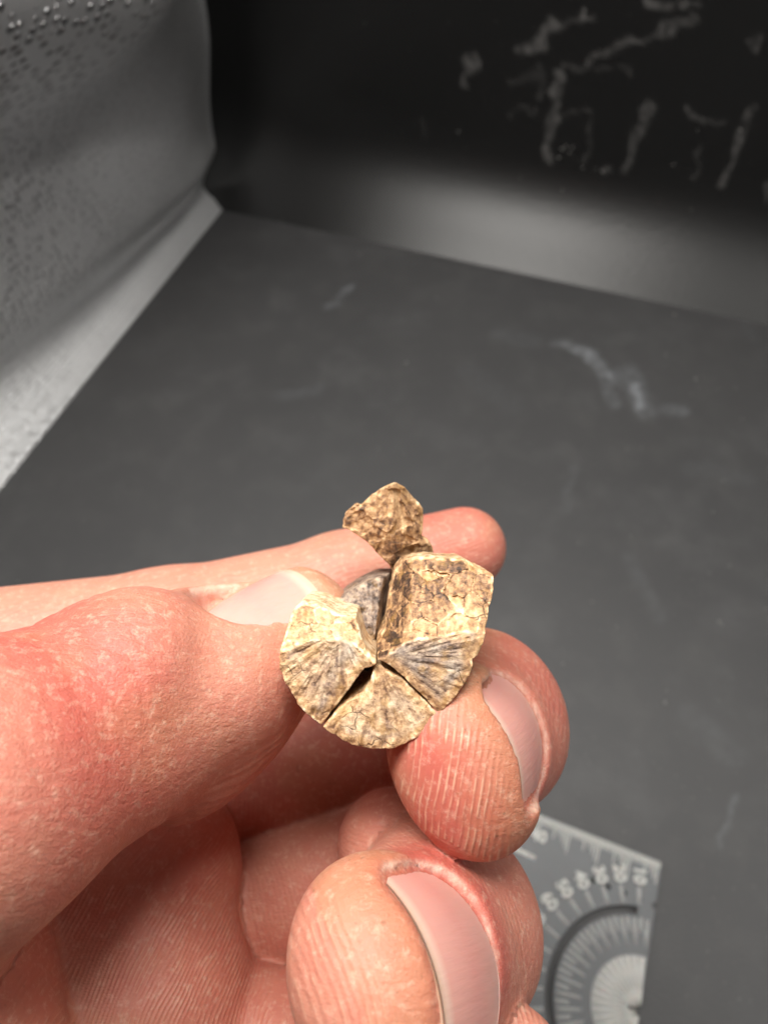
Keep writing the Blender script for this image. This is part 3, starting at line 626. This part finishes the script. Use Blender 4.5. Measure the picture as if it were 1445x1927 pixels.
# ------------------------------------------------------------------ the grey scale card lying on the mat
TH = 0.0030
TR = floor_pt(1245, 1622, TH)[:2]; CA = unit([-.9333, .3591]); CB = np.array([CA[1], -CA[0]]); CB = CB if CB[1] < 0 else -CB
card = empty('scale_card', (TR[0], TR[1], 0.0))
tag(card, 'grey plastic scale card with raised protractor and ruler ticks lying on the dark mat', 'scale card')
def cw(a, b, z=0.0): p = TR + (CA * a + CB * b) * MM; return (p[0], p[1], z)
t = NT('grey_resin')
t.set(Base_Color=t.mix(t.noise(120, 3), (.155, .162, .17), (.19, .197, .205)), Roughness=.42, Specular_IOR_Level=.5, Subsurface_Weight=.25, Subsurface_Scale=.0015, Normal=t.bump(t.n('TexWave', {'Vector': t.obj(), 'Scale': 700, 'Distortion': 1.0}).outputs[1], .00003, .5))
mat_resin = t.m
t = NT('lit_raised_resin')  # same resin as the plate; light caught by raised parts painted into its colour
t.set(Base_Color=t.mix(t.noise(500, 3), (.60, .60, .58), (.80, .79, .75)), Roughness=.5, Subsurface_Weight=.2, Subsurface_Scale=.001, Normal=t.bump(t.noise(1500, 2), .0001, .5))
mat_raised = t.m
t = NT('mid_lit_raised_resin'); mat_mid = t.set(Base_Color=(.45, .455, .45), Roughness=.4, Subsurface_Weight=.2, Subsurface_Scale=.001)  # plate resin again, lightened less: caught light painted on rays and dial
def curve_plate(name, loops, z0, z1, mat, parent, bev=.00015):
    cu = bpy.data.curves.new(name, 'CURVE'); cu.dimensions = '2D'; cu.fill_mode = 'BOTH'; cu.extrude = (z1 - z0) / 2 - bev; cu.bevel_depth = bev; cu.bevel_resolution = 1
    for lp in loops:
        sp = cu.splines.new('POLY'); sp.points.add(len(lp) - 1); sp.use_cyclic_u = True
        for q, (a, b) in zip(sp.points, lp): x, y, _ = cw(a, b); q.co = (x, y, 0, 1)
    ob = bpy.data.objects.new(name, cu); COL.objects.link(ob); bpy.context.view_layer.update()
    me = bpy.data.meshes.new_from_object(ob.evaluated_get(bpy.context.evaluated_depsgraph_get())); bpy.data.objects.remove(ob)
    me.transform(Matrix.Translation((0, 0, (z0 + z1) / 2))); me.name = name
    return link(name, me, mat, parent, False)
def circ(a, b, r, n=20): return [(a + r * math.cos(2 * math.pi * i / n), b + r * math.sin(2 * math.pi * i / n)) for i in range(n)]
def pol(R, deg): return (R * math.sin(math.radians(deg)), 43 - R * math.cos(math.radians(deg)))
out = [(0.6, 0), (54, 0), (54, 85.6), (.6, 85.6), (0, 85)]
out += [(0, 46.5), (1.2, 45.4), (3.2, 43.6), (3.6, 42.8), (1.4, 41.6), (0, 41.0)]
out += [(0, 14.9)] + [(1.1 * math.cos(math.radians(x)), 13.6 - 1.1 * math.sin(math.radians(x))) for x in range(-70, 71, 20)] + [(0, 12.3), (0, .6)]
slot = [pol(25.2, d) for d in np.linspace(10.5, 169.5, 50)] + [pol(27.9, d) for d in np.linspace(169.5, 10.5, 50)]
holes = [circ(a, 13.6, 1.0) for a in (5, 10, 15, 20, 40)]
curve_plate('plate', [out, slot] + holes, 0.0002, TH, mat_resin, card)
def bar_mesh(length, w0, w1, h):
    v = [(-w0 / 2, 0, 0), (w0 / 2, 0, 0), (w1 / 2, length, 0), (-w1 / 2, length, 0)]; i = min(w0, w1) * .22
    v += [(-w0 / 2 + i, i, h), (w0 / 2 - i, i, h), (w1 / 2 - i, length - i, h), (-w1 / 2 + i, length - i, h)]
    return np_mesh('bar', np.array(v) * MM, [[0, 1, 5, 4], [1, 2, 6, 5], [2, 3, 7, 6], [3, 0, 4, 7], [4, 5, 6, 7]])
def place(name, me, a, b, da, db, parent=card, z=TH):
    """put a bar at card point (a, b), its length running along (da, db)"""
    d = CA * da + CB * db; p = Vector(cw(a, b, z - .00005))
    o = bpy.data.objects.new(name, me); COL.objects.link(o)
    o.parent = parent; o.location = p - parent.location; o.rotation_euler = (0, 0, math.atan2(d[1], d[0]) - math.pi / 2); return o
def bar(length, w0, w1, h, mat):
    me = bar_mesh(length, w0, w1, h); me.materials.append(mat); return me
m_out, m_long, m_short, m_rib = bar(5.2, 1.3, 1.3, .7, mat_mid), bar(7.6, .85, 1.35, .7, mat_mid), bar(4.2, 1.0, 1.25, .6, mat_mid), bar(9.6, .5, 1.7, .7, mat_raised)
for d in range(10, 180, 10):
    a, b = pol(28.4, d); place('ray', m_out, a, b, math.sin(math.radians(d)), -math.cos(math.radians(d)))
for k, d in enumerate(np.arange(4, 180, 4.8)):
    R = 17.0 if k % 2 == 0 else 20.6; a, b = pol(R, d)
    place('ray', m_long if k % 2 == 0 else m_short, a, b, math.sin(math.radians(d)), -math.cos(math.radians(d)))
dial = [(0.05, 43 + 14), ] + [pol(14.3, d) for d in np.linspace(178, 2, 40)] + [(.05, 40.9), (1.4, 41.6), (3.6, 42.8), (3.2, 43.6), (1.2, 45.4), (.05, 46.6)]
dl = curve_plate('dial', [dial], TH - .0001, TH + .00035, mat_mid, card, .0001)
for d in np.arange(8, 180, 9.2):
    a, b = pol(4.3, d); place('rib', m_rib, a, b, math.sin(math.radians(d)), -math.cos(math.radians(d)), card, TH + .0003)
m_hub = bar(4.2, .25, .6, .9, mat_raised)
for d in np.arange(5, 180, 7):
    if 75 < d < 100: continue
    a, b = pol(1.2 + .8 * random.random(), d + random.uniform(-3, 3)); place('rib', m_hub, a, b, math.sin(math.radians(d)), -math.cos(math.radians(d)), card, TH + .0003)
# ruler ticks along the top edge: closer than ten pixels, one part
bm = bmesh.new()
for k in range(1, 54):
    L = {0: 8.6, 1: 7.2, 2: 5.8, 3: 4.4, 4: 3.2, 5: 5.6}.get(k % 10, 3.0)
    me = bar_mesh(L, .42, .42, .35); me.transform(Matrix.Translation(Vector(cw(k, .25, TH - .00005))) @ Matrix.Rotation(math.atan2(CB[1], CB[0]) - math.pi / 2, 4, 'Z')); bm.from_mesh(me)
    me = bar_mesh(2.2, .3, .3, .3); me.transform(Matrix.Translation(Vector(cw(k - .5, .25, TH - .00005))) @ Matrix.Rotation(math.atan2(CB[1], CB[0]) - math.pi / 2, 4, 'Z')); bm.from_mesh(me)
me = bpy.data.meshes.new('ruler_ticks'); bm.to_mesh(me); bm.free()
o = link('ruler_tick', me, mat_raised, card, False); o['kind'] = 'stuff'
# numerals
def numeral(txt, a, b, da, db, size, parent=card):
    """da, db: direction the text reads along"""
    cu = bpy.data.curves.new('numeral', 'FONT'); cu.body = txt; cu.size = size * MM; cu.align_x = 'CENTER'; cu.align_y = 'CENTER'; cu.extrude = .00035; cu.bevel_depth = .00012; cu.resolution_u = 3; cu.offset = .00006
    ob = bpy.data.objects.new('numeral', cu); COL.objects.link(ob); bpy.context.view_layer.update()
    me = bpy.data.meshes.new_from_object(ob.evaluated_get(bpy.context.evaluated_depsgraph_get())); bpy.data.objects.remove(ob)
    d = CA * da + CB * db
    o = link('numeral', me, mat_raised, parent, False); o.matrix_parent_inverse = Matrix.Identity(4)
    o.location = Vector(cw(a, b, TH + .0003)) - parent.location; o.rotation_euler = (0, 0, math.atan2(d[1], d[0])); return o
for d in range(10, 180, 10):
    a, b = pol(36.8, d); numeral(str(d), a, b, -math.sin(math.radians(d)), math.cos(math.radians(d)), 5.2)
numeral('40', 39.6, 7.0, -1, 0, 5.2)
place('bar', bar(7.5, 1.5, 1.5, .8, mat_raised), 46.5, 13.4, -1, .06)
